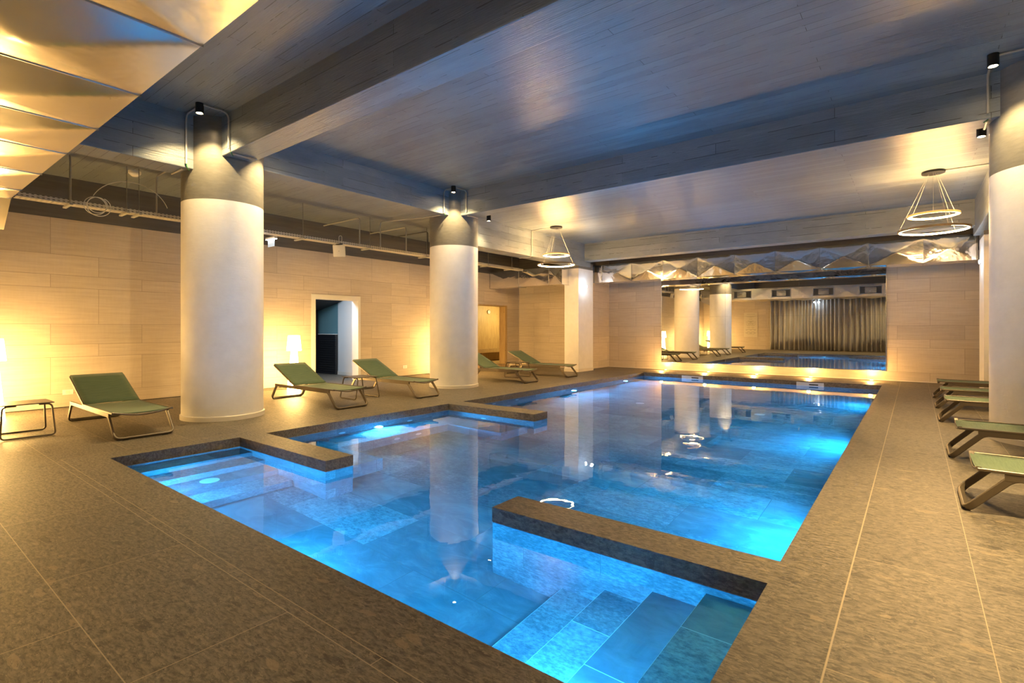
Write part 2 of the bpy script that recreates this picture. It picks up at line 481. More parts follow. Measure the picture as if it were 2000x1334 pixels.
def sweep(bm, pts, prof, side, closed=False):
    """sweep a 2D profile (a,b): a along 'side' direction, b perpendicular to path and side"""
    pts = [Vector(p) for p in pts]
    side = Vector(side).normalized()
    L = len(pts); rings = []
    for i, p in enumerate(pts):
        if closed:
            t = (pts[(i + 1) % L] - p).normalized() + (p - pts[i - 1]).normalized()
        else:
            t = Vector((0, 0, 0))
            if i < L - 1: t += (pts[i + 1] - p).normalized()
            if i > 0: t += (p - pts[i - 1]).normalized()
        t.normalize()
        s = side - t * side.dot(t)
        if s.length < 1e-4: s = t.orthogonal()
        s.normalize()
        n = t.cross(s)
        rings.append([bm.verts.new(p + s * a + n * b_) for a, b_ in prof])
    K = len(prof)
    for i in range(L if closed else L - 1):
        A, B = rings[i], rings[(i + 1) % L]
        for k in range(K):
            bm.faces.new((A[k], A[(k + 1) % K], B[(k + 1) % K], B[k]))
    if not closed:
        bm.faces.new(rings[0][::-1]); bm.faces.new(rings[-1])

def rprof(w, h, c=0.004):
    w2, h2 = w / 2, h / 2
    c = min(c, w2 * .6, h2 * .6)
    return [(-w2 + c, -h2), (w2 - c, -h2), (w2, -h2 + c), (w2, h2 - c), (w2 - c, h2), (-w2 + c, h2), (-w2, h2 - c), (-w2, -h2 + c)]

def cprof(r, n=8):
    return [(r * math.cos(2 * PI * k / n), r * math.sin(2 * PI * k / n)) for k in range(n)]

def tube(bm, pts, r, n=8, closed=False):
    pts = [Vector(p) for p in pts]
    d = pts[1] - pts[0]
    nor = Vector((0, 0, 0))
    for i in range(1, len(pts) - 1):
        nor += (pts[i] - pts[i - 1]).cross(pts[i + 1] - pts[i])
    if nor.length < 1e-6: nor = d.orthogonal()
    sweep(bm, pts, cprof(r, n), nor, closed)

def cyl(bm, c, r, z0, z1, n=24, r2=None):
    r2 = r if r2 is None else r2
    A = [bm.verts.new((c[0] + r * math.cos(2 * PI * k / n), c[1] + r * math.sin(2 * PI * k / n), z0)) for k in range(n)]
    B = [bm.verts.new((c[0] + r2 * math.cos(2 * PI * k / n), c[1] + r2 * math.sin(2 * PI * k / n), z1)) for k in range(n)]
    for k in range(n):
        bm.faces.new((A[k], A[(k + 1) % n], B[(k + 1) % n], B[k]))
    bm.faces.new(A[::-1]); bm.faces.new(B)

def lathe(bm, prof, n=32, c=(0, 0)):
    rings = []
    for r, z in prof:
        rings.append([bm.verts.new((c[0] + r * math.cos(2 * PI * k / n), c[1] + r * math.sin(2 * PI * k / n), z)) for k in range(n)])
    for a, b_ in zip(rings, rings[1:]):
        for k in range(n):
            bm.faces.new((a[k], a[(k + 1) % n], b_[(k + 1) % n], b_[k]))
    return rings

def disc(bm, c, nrm, r, t=0.01, n=20):
    """short cylinder centred at c with axis nrm"""
    q = Vector((0, 0, 1)).rotation_difference(Vector(nrm))
    A = []; B = []
    for k in range(n):
        v = q @ Vector((r * math.cos(2 * PI * k / n), r * math.sin(2 * PI * k / n), 0))
        A.append(bm.verts.new(Vector(c) + v)); B.append(bm.verts.new(Vector(c) + v + Vector(nrm).normalized() * t))
    for k in range(n): bm.faces.new((A[k], A[(k + 1) % n], B[(k + 1) % n], B[k]))
    bm.faces.new(A[::-1]); bm.faces.new(B)

def link_light(kind, name, loc, energy, color, parent=None, **kw):
    l = bpy.data.lights.new(name, kind)
    l.energy = energy; l.color = color
    tgt = kw.pop('target', None)
    for k, v in kw.items(): setattr(l, k, v)
    o = bpy.data.objects.new(name, l)
    C.objects.link(o)
    o.location = loc
    if tgt is not None:
        o.rotation_euler = (Vector(tgt) - Vector(loc)).to_track_quat('-Z', 'Y').to_euler()
    if parent is not None:
        o.parent = parent
        o.matrix_parent_inverse = Matrix.LocRotScale(parent.location, parent.rotation_euler, None).inverted()
    return o

def copy_tree(o, parent=None):
    c = o.copy(); C.objects.link(c)
    if parent is not None: c.parent = parent
    for ch in list(o.children): copy_tree(ch, c)
    return c

# ------------------------------------------------------------------ dimensions (metres, camera above the origin)
XL, XR, YF, YB = -6.372, -0.593, 1.617, 14.56
XW, XE, YN, YS = -11.07, 4.3, 16.0, -3.0
CE = 4.27; CE2 = 3.87; CS = 3.8
WZ = -0.112; FZ = -0.95
J1 = (XL, -4.567, 2.885, 3.195)
J2 = (XL, -4.558, 6.395, 6.748)
J3 = (-2.428, XR, 2.89, 3.197)

# ------------------------------------------------------------------ setting
cw = 0.32
bm = bmesh.new()
box(bm, XW - 0.3, XE, YS, YF - cw, -0.12, 0)
box(bm, XW - 0.3, XL - cw, YF - cw, YN, -0.12, 0)
box(bm, XL - cw, XR + cw, YB + cw, YN, -0.12, 0)
struct('floor', bm, 'stone_deck')
o = struct('floor_right', bb((XR + cw, XE, YF - cw, YN, -0.12, 0)), 'stone_right')
o.name = 'floor_east'
bm = bmesh.new()
box(bm, XL - cw, XR + cw, YF - cw, YF, -0.105, 0)
box(bm, XL - cw, XR + cw, YB, YB + cw, -0.105, 0)
box(bm, XL - cw, XL, YF, YB, -0.105, 0)
box(bm, XR, XR + cw, YF, YB, -0.105, 0)
struct('pool_coping', bm, 'stone_coping')
bm = bmesh.new()
gx = .0022
box(bm, XR + cw - gx, XR + cw + gx, YF - cw, YN, -0.01, 0.0006); box(bm, XL - cw - gx, XL - cw + gx, YF - cw, YB + cw, -0.01, 0.0006)
box(bm, XL - cw, XR + cw, YF - cw - gx, YF - cw + gx, -0.01, 0.0006); box(bm, XL - cw, XR + cw, YB + cw - gx, YB + cw + gx, -0.01, 0.0006)
struct('trim_1', bm, 'grout')

bm = bmesh.new()
def wallquad(bm, a, b_, c, d, mi):
    f = bm.faces.new([bm.verts.new(p) for p in (a, b_, c, d)]); f.material_index = mi
box(bm, XL - 0.2, XR + 0.2, YF - 0.2, YB + 0.2, FZ - 0.1, FZ, 0)
for (x0, x1, y0, y1, mi) in ((XL - .2, XR + .2, YF - .2, YF, 1), (XL - .2, XR + .2, YB, YB + .2, 1), (XL - .2, XL, YF, YB, 2), (XR, XR + .2, YF, YB, 2)):
    box(bm, x0, x1, y0, y1, FZ, -0.105, mi)
pb = struct('pool_basin', bm, None, mats=['pool_floor', 'pool_xwall', 'pool_ywall'])

def jetty(x0, x1, y0, y1):
    bm = bmesh.new()
    box(bm, x0, x1, y0, y1, FZ, -0.1, 0)
    for f in bm.faces:
        f.normal_update()
        if abs(f.normal.x) > 0.5: f.material_index = 1
    o = struct('pool_jetty', bm, None, mats=['pool_xwall', 'pool_ywall'])
    ex = 0.004
    obj('coping', bb((x0 - (ex if x0 > XL else 0), x1 + (ex if x1 < XR else 0), y0 - ex, y1 + ex, -0.105, 0.0), bev=0.002), 'stone_coping', o)
for j in (J1, J2, J3): jetty(*j)

# steps
bm = bmesh.new()
zs = [-0.20, -0.39, -0.58, -0.765]
for k, z in enumerate(zs):
    box(bm, XR - 0.31 * (k + 1), XR - 0.31 * k, YF, J3[2], FZ, z)
struct('pool_steps', bm, 'pool_tread')
bm = bmesh.new()
for k, z in enumerate(zs):
    box(bm, XL + 0.295 * k, XL + 0.295 * (k + 1) + 0.01, YF, J1[2], FZ, z)
struct('pool_steps', bm, 'pool_tread_left')
# submerged seat
bm = bmesh.new()
box(bm, XL, XL + 0.62, J1[3], J2[2], FZ, -0.5)
box(bm, XL + 0.62, -4.9, J1[3], J1[3] + 0.64, FZ, -0.5)
box(bm, XL + 0.62, -4.68, J2[2] - 0.64, J2[2], FZ, -0.5)
struct('pool_bench', bm, 'pool_floor')

# water surface
bm = bmesh.new()
NX, NY = 24, 54
grid = [[bm.verts.new((XL + (XR - XL) * i / NX, YF + (YB - YF) * j / NY, WZ)) for i in range(NX + 1)] for j in range(NY + 1)]
for j in range(NY):
    for i in range(NX):
        bm.faces.new((grid[j][i], grid[j][i + 1], grid[j + 1][i + 1], grid[j + 1][i]))
wo = obj('pool_water', bm, 'water', smooth=True)
if wo.data.polygons[0].normal.z < 0: wo.data.flip_normals()
tag(wo, 'still clear blue-lit water filling the indoor pool', 'water', kind='stuff')

# ceilings
struct('ceiling', bb((XW - .3, XE, YS - .3, 8.3, CE, CE + .2)), 'paint_ceiling')
o = struct('ceiling_far', bb((-8.2, 1.3, 8.3, YN + .3, CE2, CE + .2)), 'paint_ceiling'); o.name = 'ceiling_north'
struct('ceiling_west', bb((XW - .3, -8.3, YS - .3, YN + .3, CS, CE - 0.02)), 'paint_ceiling')
struct('ceiling_east', bb((1.4, XE, YS - .3, YN + .3, CS, CE - 0.02)), 'paint_ceiling')

# beams
def beam(x0, x1, y0, y1, z0, z1, mat):
    bm = bmesh.new()
    box(bm, x0, x1, y0, y1, z0, z1, bev=0.012)
    for f in bm.faces:
        f.normal_update()
        if f.normal.z < -0.7: f.material_index = 1
    return struct('beam', bm, None, mats=[mat, 'paint_ceiling'])
BXW, BXE = -7.93, 0.97
beam(BXW - .05, BXE + .05, 3.22, 3.62, 3.72, CE + .05, 'paint_beam_x')
beam(BXW - .05, BXE + .05, 8.15, 8.52, 3.745, CE + .05, 'paint_beam_x')
beam(-7.95, 1.05, 13.72, 14.1, 3.35, CE2 + .05, 'paint_beam_x')
beam(BXW - .46, BXW, YS, 3.3, 3.52, CE + .05, 'paint_beam_y')
beam(BXW - .46, BXW, 3.3, 8.3, 3.745, CE + .05, 'paint_beam_y')
beam(BXW - .40, BXW + .03, 8.3, 14.1, 3.19, CE + .03, 'paint_beam_y')
beam(BXE, BXE + .46, YS, 3.3, 3.52, CE + .05, 'paint_beam_y')
beam(BXE, BXE + .46, 3.3, 8.3, 3.745, CE + .05, 'paint_beam_y')
beam(BXE - .03, BXE + .40, 8.3, 14.1, 3.19, CE + .03, 'paint_beam_y')

# columns
def round_column(x, y):
    bm = bmesh.new()
    lathe(bm, [(0.54, 0), (0.54, 0.4), (0.54, 3.11), (0.54, CE)], 96, (x, y))
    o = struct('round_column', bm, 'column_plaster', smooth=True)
    bm = bmesh.new()
    lathe(bm, [(0.54, 0), (0.556, 0.0), (0.556, 0.06), (0.54, 0.07)], 96, (x, y))
    obj('base_ring', bm, 'trim_white', o, smooth=True)
for c in ((-8.15, 3.45), (-8.22, 8.42), (1.245, 3.45), (1.245, 8.42)): round_column(*c)
def square_pillar(x0, x1, y0, y1):
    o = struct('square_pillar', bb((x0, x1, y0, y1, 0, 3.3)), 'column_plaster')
    obj('base_board', bb((x0 - .012, x1 + .012, y0 - .012, y1 + .012, 0, 0.09), bev=.003), 'trim_white', o)
square_pillar(-8.42, -7.93, 13.42, 14.3)
square_pillar(1.05, 1.56, 13.42, 14.3)

# walls
bm = bmesh.new()
D0, D1, DH = 6.62, 7.97, 2.11
S0, S1, SH = 12.1, 13.93, 2.09
for (y0, y1, z0, z1) in ((YS - .25, D0, 0, CE), (D0, D1, DH, CE), (D1, S0, 0, CE), (S0, S1, SH, CE), (S1, 14.9, 0, CE)):
    box(bm, XW - .25, XW, y0, y1, z0, z1)
struct('wall_left', bm, 'wall_tile_y')
bm = bmesh.new()
box(bm, -8.5, XE + .25, YN, YN + .25, 0, CE)
struct('wall_back', bm, 'wall_tile_x')
struct('wall_recess', bb((XW - .25, -8.25, 14.62, 14.9, 0, CE)), 'wall_tile_x').name = 'wall_back_left'
struct('wall_return', bb((-8.5, -8.25, 14.9, YN, 0, CE)), 'wall_tile_y').name = 'wall_back_return'
struct('wall_right', bb((XE, XE + .25, YS - .25, YN, 0, CE)), 'wall_tile_y')
struct('wall_front', bb((XW, XE, YS - .25, YS, 0, CE)), 'wall_tile_x')

# doorway and the room beyond
bm = bmesh.new()
box(bm, XW - .25, XW + .012, D0, D0 + .105, 0, DH)
box(bm, XW - .25, XW + .012, D1 - .07, D1, 0, DH)
box(bm, XW - .25, XW + .012, D0 + .105, D1 - .07, DH - .11, DH)
struct('door_1', bm, 'white_paint')
bm = bmesh.new()
box(bm, -16.3, XW - .25, 8.55, 8.7, 0, 2.5)
struct('wall_corridor', bb((-12.92, XW - .25, 8.55, 8.7, 0, 2.6)), 'white_paint')
bm.free()
struct('wall_corridor_teal', bb((-16.2, -12.92, 8.58, 8.7, 0, 2.6)), 'teal_wall')
struct('baseboard_corridor', bb((-12.92, XW - .25, 8.535, 8.55, 0, 0.09)), 'trim_white')
struct('wall_corridor_end', bb((-16.4, -16.2, 5.0, 8.7, 0, 2.6)), 'dark_room')
struct('wall_corridor_side', bb((-16.4, XW - .25, 5.0, 5.2, 0, 2.6)), 'white_paint')
struct('ceiling_corridor', bb((-16.4, XW - .25, 5.0, 8.7, 2.42, 2.6)), 'dark_room')
struct('floor_corridor', bb((-16.4, XW - .3, 5.0, 8.7, -0.12, 0)), 'stone_deck')
# dark slatted half-height panelling
t = thing('slatted_partition', 'black slatted half height panelling seen through the white doorway', 'partition', (-14.5, 8.5, 0))
obj('panel', bb((-1.7, 1.56, 0.0, 0.05, 0, 1.13)), 'dark_room', t)
bm = bmesh.new()
for k in range(17): box(bm, -1.7, 1.56, -0.03, 0.0, 0.01 + k * 0.066, 0.01 + k * 0.066 + 0.055)
obj('slats', bm, 'dark_slat', t)
obj('top_rail', bb((-1.7, 1.57, -0.035, 0.05, 1.13, 1.15)), 'trim_white', t)
obj('end_post', bb((.20, .72, -0.06, -0.05, 0, 2.3)), 'dark_slat', t)

bm = bmesh.new()
A = [bm.verts.new(p) for p in ((-12.6, 6.0, 2.10), (-14.6, 6.0, 1.69), (-14.6, 6.0, 2.42), (-12.6, 6.0, 2.42))]
B = [bm.verts.new(p) for p in ((-12.6, 8.57, 2.10), (-14.6, 8.57, 1.69), (-14.6, 8.57, 2.42), (-12.6, 8.57, 2.42))]
bm.faces.new(A); bm.faces.new(B[::-1])
for k in range(4): bm.faces.new((A[k], A[(k + 1) % 4], B[(k + 1) % 4], B[k]))
struct('ceiling_stair', bm, 'dark_room')
# sauna
bm = bmesh.new()
box(bm, -13.0, -12.9, S0 - .6, 16.3, 0, 2.3)
box(bm, -13.0, XW - .25, 16.3, 16.4, 0, 2.3)
box(bm, XW - .30, XW - .25, S1, 16.3, 0, 2.3)
box(bm, -13.1, XW - .25, S0 - .7, S0 - .6, 0, 2.3)
struct('wall_sauna', bm, 'sauna_wood')
struct('ceiling_sauna', bb((-13.2, XW - .25, S0 - .7, 16.4, 2.2, 2.3)), 'sauna_wood')
struct('floor_sauna', bb((-13.2, XW - .3, S0 - .7, 16.4, -0.1, 0.08)), 'sauna_wood')
bm = bmesh.new()
box(bm, XW - .25, XW + .01, S1 - .10, S1 - .0, 0.0, SH)
box(bm, XW - .25, XW + .01, S0, S1 - .10, SH - .035, SH)
box(bm, XW - .25, XW + .01, S0, S0 + .08, 0.0, SH - .035)
box(bm, XW - .25, XW + .01, S0 + .08, S1 - .1, 0.0, 0.10)
struct('door_2', bm, 'sauna_wood')
t = thing('sauna_bench', 'pale wooden bench board across the back of the lit sauna', 'bench', (-12.55, 14.6, 0.08))
obj('seat', bb((-.35, .05, -1.7, 1.6, .40, .46), bev=.004), 'sauna_wood', t)
obj('fascia', bb((.05, .07, -1.7, 1.6, .33, .48), bev=.003), 'sauna_wood', t)
obj('support', bb((-.3, .0, -0.3, -.2, 0, .40)), 'sauna_wood', t)
obj('lower_board', bb((-0.3, -.27, -1.7, 1.6, 0.02, .3)), 'sauna_wood', t)
t = thing('wall_gauge', 'small round dial on the sauna back wall', 'gauge', (-12.89, 15.1, 1.94))
bm = bmesh.new(); disc(bm, (0, 0, 0), (1, 0, 0), .085, .02, 28); obj('case', bm, 'chrome', t)
bm = bmesh.new(); disc(bm, (.02, 0, 0), (1, 0, 0), .07, .003, 28); obj('face', bm, 'plastic_white', t)
obj('needle', bb((.023, .026, -.004, .004, 0, .055)), 'black_metal', t)
link_light('AREA', 'sauna_light', (-11.75, 15.6, 1.95), 8, (1, .76, .30), size=.3, target=(-12.6, 14.9, 1.0))

# mirror: six panes
mx = [-6.38, -4.43, -2.50, -0.57]; mz = [0.245, 1.66, 2.98]
t = thing('wall_mirror', 'large frameless mirror of six panes on the far wall', 'mirror', ((mx[0] + mx[-1]) / 2, YN - .012, .245))
cx_ = (mx[0] + mx[-1]) / 2
for i in range(3):
    for j in range(2):
        obj('pane', bb((mx[i] - cx_ + .002, mx[i + 1] - cx_ - .002, -.006, .012, mz[j] - .245 + .0015, mz[j + 1] - .245 - .0015)), 'mirror_glass', t)
bm = bmesh.new()
w2 = (mx[-1] - mx[0]) / 2
box(bm, -w2 - .012, -w2, -.01, .012, -.012, mz[2] - .245)
box(bm, w2, w2 + .012, -.01, .012, -.012, mz[2] - .245)
box(bm, -w2, w2, -.01, .012, -.012, 0)
box(bm, mx[1] - cx_ - .002, mx[1] - cx_ + .002, -.004, .012, 0, mz[2] - .245)
box(bm, mx[2] - cx_ - .002, mx[2] - cx_ + .002, -.004, .012, 0, mz[2] - .245)
box(bm, -w2, w2, -.004, .012, mz[1] - .245 - .0015, mz[1] - .245 + .0015)
obj('edge_trim', bm, 'mirror_edge', t)

# wall-base strips
struct('baseboard_back', bb((-8.25, XE, YN - .01, YN, 0, 0.02)), 'trim_white')
struct('baseboard_left', bb((XW, XW + .008, YS, D0, 0, 0.012), (XW, XW + .008, D1, S0, 0, 0.012)), 'rubber')

# ------------------------------------------------------------------ air ducts of cross-broken bright foil
def pyramid_panel(bm, o, ux, uy, un, w, h, amp, n=14, soft=0.10):
    """panel spanned by ux*w, uy*h from o; bulge along un"""
    o = Vector(o); ux = Vector(ux); uy = Vector(uy); un = Vector(un)
    g = []
    for j in range(n + 1):
        row = []
        for i in range(n + 1):
            a = i / n * 2 - 1; b_ = j / n * 2 - 1
            mxx = max(abs(a), abs(b_))
            hgt = amp * max(0.0, 1 - min(1.0, mxx))
            row.append(bm.verts.new(o + ux * w * i / n + uy * h * j / n + un * hgt))
        g.append(row)
    for j in range(n):
        for i in range(n):
            bm.faces.new((g[j][i], g[j][i + 1], g[j + 1][i + 1], g[j + 1][i]))

def duct(name, label, cat, x0, joints, x1, y0, y1, z0, z1, amp, mat, face, vents=()):
    """box duct along X; face: +1 if the room face looks to +Y, -1 if to -Y"""
    t = thing(name, label, cat, ((x0 + x1) / 2, (y0 + y1) / 2, z0))
    ox, oy, oz = t.location
    xs = [x0] + list(joints) + [x1]
    bm = bmesh.new()
    yf = y1 if face > 0 else y0
    for a, b_ in zip(xs, xs[1:]):
        if face > 0: pyramid_panel(bm, (b_ - ox, yf - oy, z0 - oz), (-1, 0, 0), (0, 0, 1), (0, face, 0), b_ - a, z1 - z0, .015, 24)
        else: pyramid_panel(bm, (a - ox, yf - oy, z0 - oz), (1, 0, 0), (0, 0, 1), (0, face, 0), b_ - a, z1 - z0, amp, 24)
        pyramid_panel(bm, (a - ox, y1 - oy, z0 - oz), (1, 0, 0), (0, -1, 0), (0, 0, -1), b_ - a, y1 - y0, amp * (1.2 if face < 0 else 1.0), 24)
    yb = y0 if face > 0 else y1
    def q(*p): bm.faces.new([bm.verts.new((a - ox, b_ - oy, c - oz)) for a, b_, c in p])
    q((x0, y0, z1), (x1, y0, z1), (x1, y1, z1), (x0, y1, z1))
    q((x0, yb, z0), (x1, yb, z0), (x1, yb, z1), (x0, yb, z1))
    q((x0, y0, z0), (x0, y1, z0), (x0, y1, z1), (x0, y0, z1))
    q((x1, y0, z0), (x1, y1, z0), (x1, y1, z1), (x1, y0, z1))
    c = obj('casing', bm, mat, t, smooth=True)
    for a in xs:
        f = 0.003; e = 0.008
        obj('joint_flange', bb((a - f - ox, a + f - ox, y0 - e - oy, y1 + e - oy, -e, 0), (a - f - ox, a + f - ox, yf - oy - (0 if face > 0 else e), yf - oy + (e if face > 0 else 0), 0, z1 - z0)), 'mirror_edge', t)
    for vx in vents:
        w, h = .92, .40
        zc = (z0 + z1) / 2 - z0
        yy = yf - oy + face * .02
        v = obj('vent_grille', bb((vx - w / 2 - ox, vx + w / 2 - ox, yy - .02, yy, zc - h / 2, zc - h / 2 + .03), (vx - w / 2 - ox, vx + w / 2 - ox, yy - .02, yy, zc + h / 2 - .03, zc + h / 2),
                                  (vx - w / 2 - ox, vx - w / 2 + .03 - ox, yy - .02, yy, zc - h / 2, zc + h / 2), (vx + w / 2 - .03 - ox, vx + w / 2 - ox, yy - .02, yy, zc - h / 2, zc + h / 2)), 'conduit_grey', t)
        bs = [(vx - w / 2 + .03 - ox, vx + w / 2 - .03 - ox, yy - .018, yy - .012, zc - h / 2 + .03, zc + h / 2 - .03)]
        for k in range(10): bs.append((vx - w / 2 + .03 - ox, vx + w / 2 - .03 - ox, yy - .012, yy - .004, zc - h / 2 + .045 + k * .034, zc - h / 2 + .058 + k * .034))
        obj('louvres', bb(*bs), 'louver', v)
    return t

near = duct('air_duct', 'huge bright foil duct overhead whose quilted underside fills the upper left corner', 'duct',
            -8.74, [-8.15, -7.14, -6.12, -5.17, -4.19, -3.18, -2.2, -1.2, -0.2, 0.8], 1.8, -0.1, 1.23, 2.90, 3.5, 0.10, 'foil_near', 1, vents=(-7.6, -5.65, -3.7, -1.7, 0.3))
# sloping end of the near duct
bm = bmesh.new()
ox, oy, oz = near.location
P = [(-8.74, 2.9), (-9.22, 2.57), (-9.9, 2.9), (-9.9, 3.5), (-8.74, 3.5)]
A = [bm.verts.new((x - ox, 1.23 - oy, z - oz)) for x, z in P]; B = [bm.verts.new((x - ox, -0.1 - oy, z - oz)) for x, z in P]
bm.faces.new(A); bm.faces.new(B[::-1])
for k in range(5): bm.faces.new((A[k], A[(k + 1) % 5], B[(k + 1) % 5], B[k]))
obj('sloping_end', bm, 'foil_near', near)

duct('air_duct', 'long shiny silver duct with diamond creases above the far mirror', 'duct',
     -8.0, [-7.72 + 0.983 * k for k in range(0, 9)], 1.04, 14.5, 15.15, 2.745, 3.29, 0.022, 'foil_far', -1)
duct('air_duct', 'short silver creased duct left of the square pillar', 'duct',
     -11.05, [-9.86, -8.72], -8.25, 13.0, 13.4, 2.62, 3.15, 0.03, 'foil_far', -1)

def elbow():
    t = thing('duct_elbow', 'narrow silver bent duct end beside the square pillar', 'duct', (-8.09, 14.62, 2.76))
    bm = bmesh.new(); cyl(bm, (0, 0), .07, 0, .5, 20); obj('pipe', bm, 'foil_far', t, smooth=True)
elbow()

# ------------------------------------------------------------------ far-side: curtain, rail, notice on the wall behind the camera
bm = bmesh.new()
x = -7.0; pts = []
while x < 2.6:
    pts.append(x); x += 0.012
rows = [(0.03, 1.0), (0.8, .95), (1.6, .9), (2.4, .85), (3.02, .7)]
ph = [0.0]
for k in range(1, len(pts)): ph.append(ph[-1] + 2 * PI * 0.012 / (0.22 + 0.05 * math.sin(pts[k] * 1.7) + 0.03 * math.sin(pts[k] * 4.1 + 1)))
g = [[bm.verts.new((px + 0.008 * math.sin(1.3 * z + px * 2.3), YS + .17 + 0.115 * s * math.sin(ph[i] + .10 * math.sin(z * 1.5 + px)) + .012 * math.sin(ph[i] * 2.7), z)) for i, px in enumerate(pts)] for z, s in rows]
for a, b_ in zip(g, g[1:]):
    for i in range(len(pts) - 1): bm.faces.new((a[i], a[i + 1], b_[i + 1], b_[i]))
cu = obj('curtain', bm, 'curtain_fabric', smooth=True)
cu.modifiers.new('thick', 'SOLIDIFY').thickness = 0.004
tag(cu, 'long gathered taupe curtain reflected in the far mirror', 'curtain')
bm = bmesh.new(); tube(bm, [(-7.3, YS + .17, 3.05), (2.8, YS + .17, 3.05)], .014)
for xx in (-7.2, -4, -1, 2.5): box(bm, xx - .01, xx + .01, YS, YS + .17, 3.04, 3.06)
tag(obj('curtain_rail', bm, 'black_metal'), 'dark curtain rail above the gathered taupe curtain', 'curtain rail')
t = thing('notice_board', 'pale notice sheet on the tiled wall left of the curtain in the mirror', 'notice', (-8.15, YS + .01, .77))
obj('sheet', bb((-.4, .4, 0, .012, 0, 1.53)), 'poster_paper', t)
zz = 1.42
while zz > .15:
    n_ = rnd.choice([1, 2, 3]); w = rnd.uniform(.08, .28)
    for s in range(n_):
        cxx = (s - (n_ - 1) / 2) * .24
        obj('text_line', bb((cxx - w / (n_ + .3), cxx + w / (n_ + .3), .012, .0135, zz, zz + .012)), 'poster_ink', t)
    zz -= rnd.choice([.03, .03, .045, .12])

# ------------------------------------------------------------------ loungers
def lounger_proto(label):
    """foot bar at x=0, head towards +x, width along y"""
    t = thing('sun_lounger', label, 'sun lounger', group='green sling sun loungers')
    W = 0.30
    for s in (-1, 1):
        bm = bmesh.new()
        sweep(bm, [(0.22, s * W, .275), (1.93, s * W, .275)], rprof(.024, .05), (0, 1, 0))
        obj('side_rail', bm, 'frame_taupe', t, smooth=True)
    # foot legs: U loop leaning outward
    def loop(xt, xb, dirn):
        k = (xb - xt)
        pts = [(xt - dirn * .10, -W, .275), (xt, -W, .275), (xb, -W, .016), (xb, W, .016), (xt, W, .275), (xt - dirn * .10, W, .275)]
        p = fillet(pts, .07, 6)
        bm = bmesh.new()
        # profile orientation: wide side follows rail thickness
        rings_side = (0, 1, 0)
        pts2 = [Vector(q) for q in p]
        sweep2(bm, pts2, .05, .022)
        return bm
    obj('leg', loop(.26, .02, -1), 'frame_taupe', t, smooth=True)
    obj('leg', loop(1.89, 2.08, 1), 'frame_taupe', t, smooth=True)
    for s in (-1, 1):
        obj('glide_pad', bb((.0, .045, s * .2 - .03, s * .2 + .03, 0.0, .006)), 'rubber', t)
        obj('glide_pad', bb((2.055, 2.1, s * .2 - .03, s * .2 + .03, 0.0, .006)), 'rubber', t)
    # curved front bar under the sling
    pts = [(.085, -W - .005 + (2 * W + .01) * k / 14, .318 - .045 * math.sin(PI * k / 14)) for k in range(15)]
    bm = bmesh.new(); sweep(bm, pts, rprof(.035, .02), (1, 0, 0)); obj('front_bar', bm, 'frame_taupe', t, smooth=True)
    # seat sling
    bm = bmesh.new()
    nx, ny = 12, 8
    def zseat(x, y):
        return .322 - .018 * (1 - (y / W) ** 2) - (.012 if 0.15 < x < 1.2 else 0)
    top = [[bm.verts.new((.075 + (1.30 - .075) * i / nx, -W + 2 * W * j / ny, zseat(.075 + 1.225 * i / nx, -W + 2 * W * j / ny))) for i in range(nx + 1)] for j in range(ny + 1)]
    for j in range(ny):
        for i in range(nx): bm.faces.new((top[j][i], top[j][i + 1], top[j + 1][i + 1], top[j + 1][i]))
    so = obj('seat', bm, 'sling_green', t, smooth=True); so.modifiers.new('th', 'SOLIDIFY').thickness = .012
    bm = bmesh.new()
    for s in (-1, 1): sweep(bm, [(.08, s * (W + .004), .31), (1.3, s * (W + .004), .305)], rprof(.022, .022), (0, 1, 0))
    obj('seat_frame', bm, 'frame_taupe', t)
    # backrest
    bx0, bz0, bx1, bz1 = 1.27, .315, 1.985, .648
    bm = bmesh.new()
    g = []
    for j in range(ny + 1):
        row = []
        for i in range(9):
            f = i / 8; y = -W + 2 * W * j / ny
            sag = .014 * (1 - (y / W) ** 2) * math.sin(PI * min(1, f * 1.1 + .02))
            row.append(bm.verts.new((bx0 + (bx1 - bx0) * f + sag * .42, y, bz0 + (bz1 - bz0) * f - sag * .9)))
        g.append(row)
    for j in range(ny):
        for i in range(8): bm.faces.new((g[j][i], g[j][i + 1], g[j + 1][i + 1], g[j + 1][i]))
    bo = obj('backrest', bm, 'sling_green', t, smooth=True); bo.modifiers.new('th', 'SOLIDIFY').thickness = .01
    bm = bmesh.new()
    pts = fillet([(bx0, -W - .004, bz0 - .012), (bx1 + .005, -W - .004, bz1 - .012), (bx1 + .005, W + .004, bz1 - .012), (bx0, W + .004, bz0 - .012)], .03, 4)
    sweep2(bm, [Vector(q) for q in pts], .024, .02)
    obj('back_frame', bm, 'frame_taupe', t, smooth=True)
    for s in (-1, 1):
        bm = bmesh.new(); tube(bm, [(1.56, s * .22, .25), (1.62, s * .22, .47)], .007); tube(bm, [(1.56, s * .22, .25), (1.48, s * .22, .28)], .007)
        obj('support_strut', bm, 'frame_taupe', t)
    bm = bmesh.new(); box(bm, 1.47, 1.50, -W, W, .255, .28); obj('cross_bar', bm, 'frame_taupe', t)
    return t

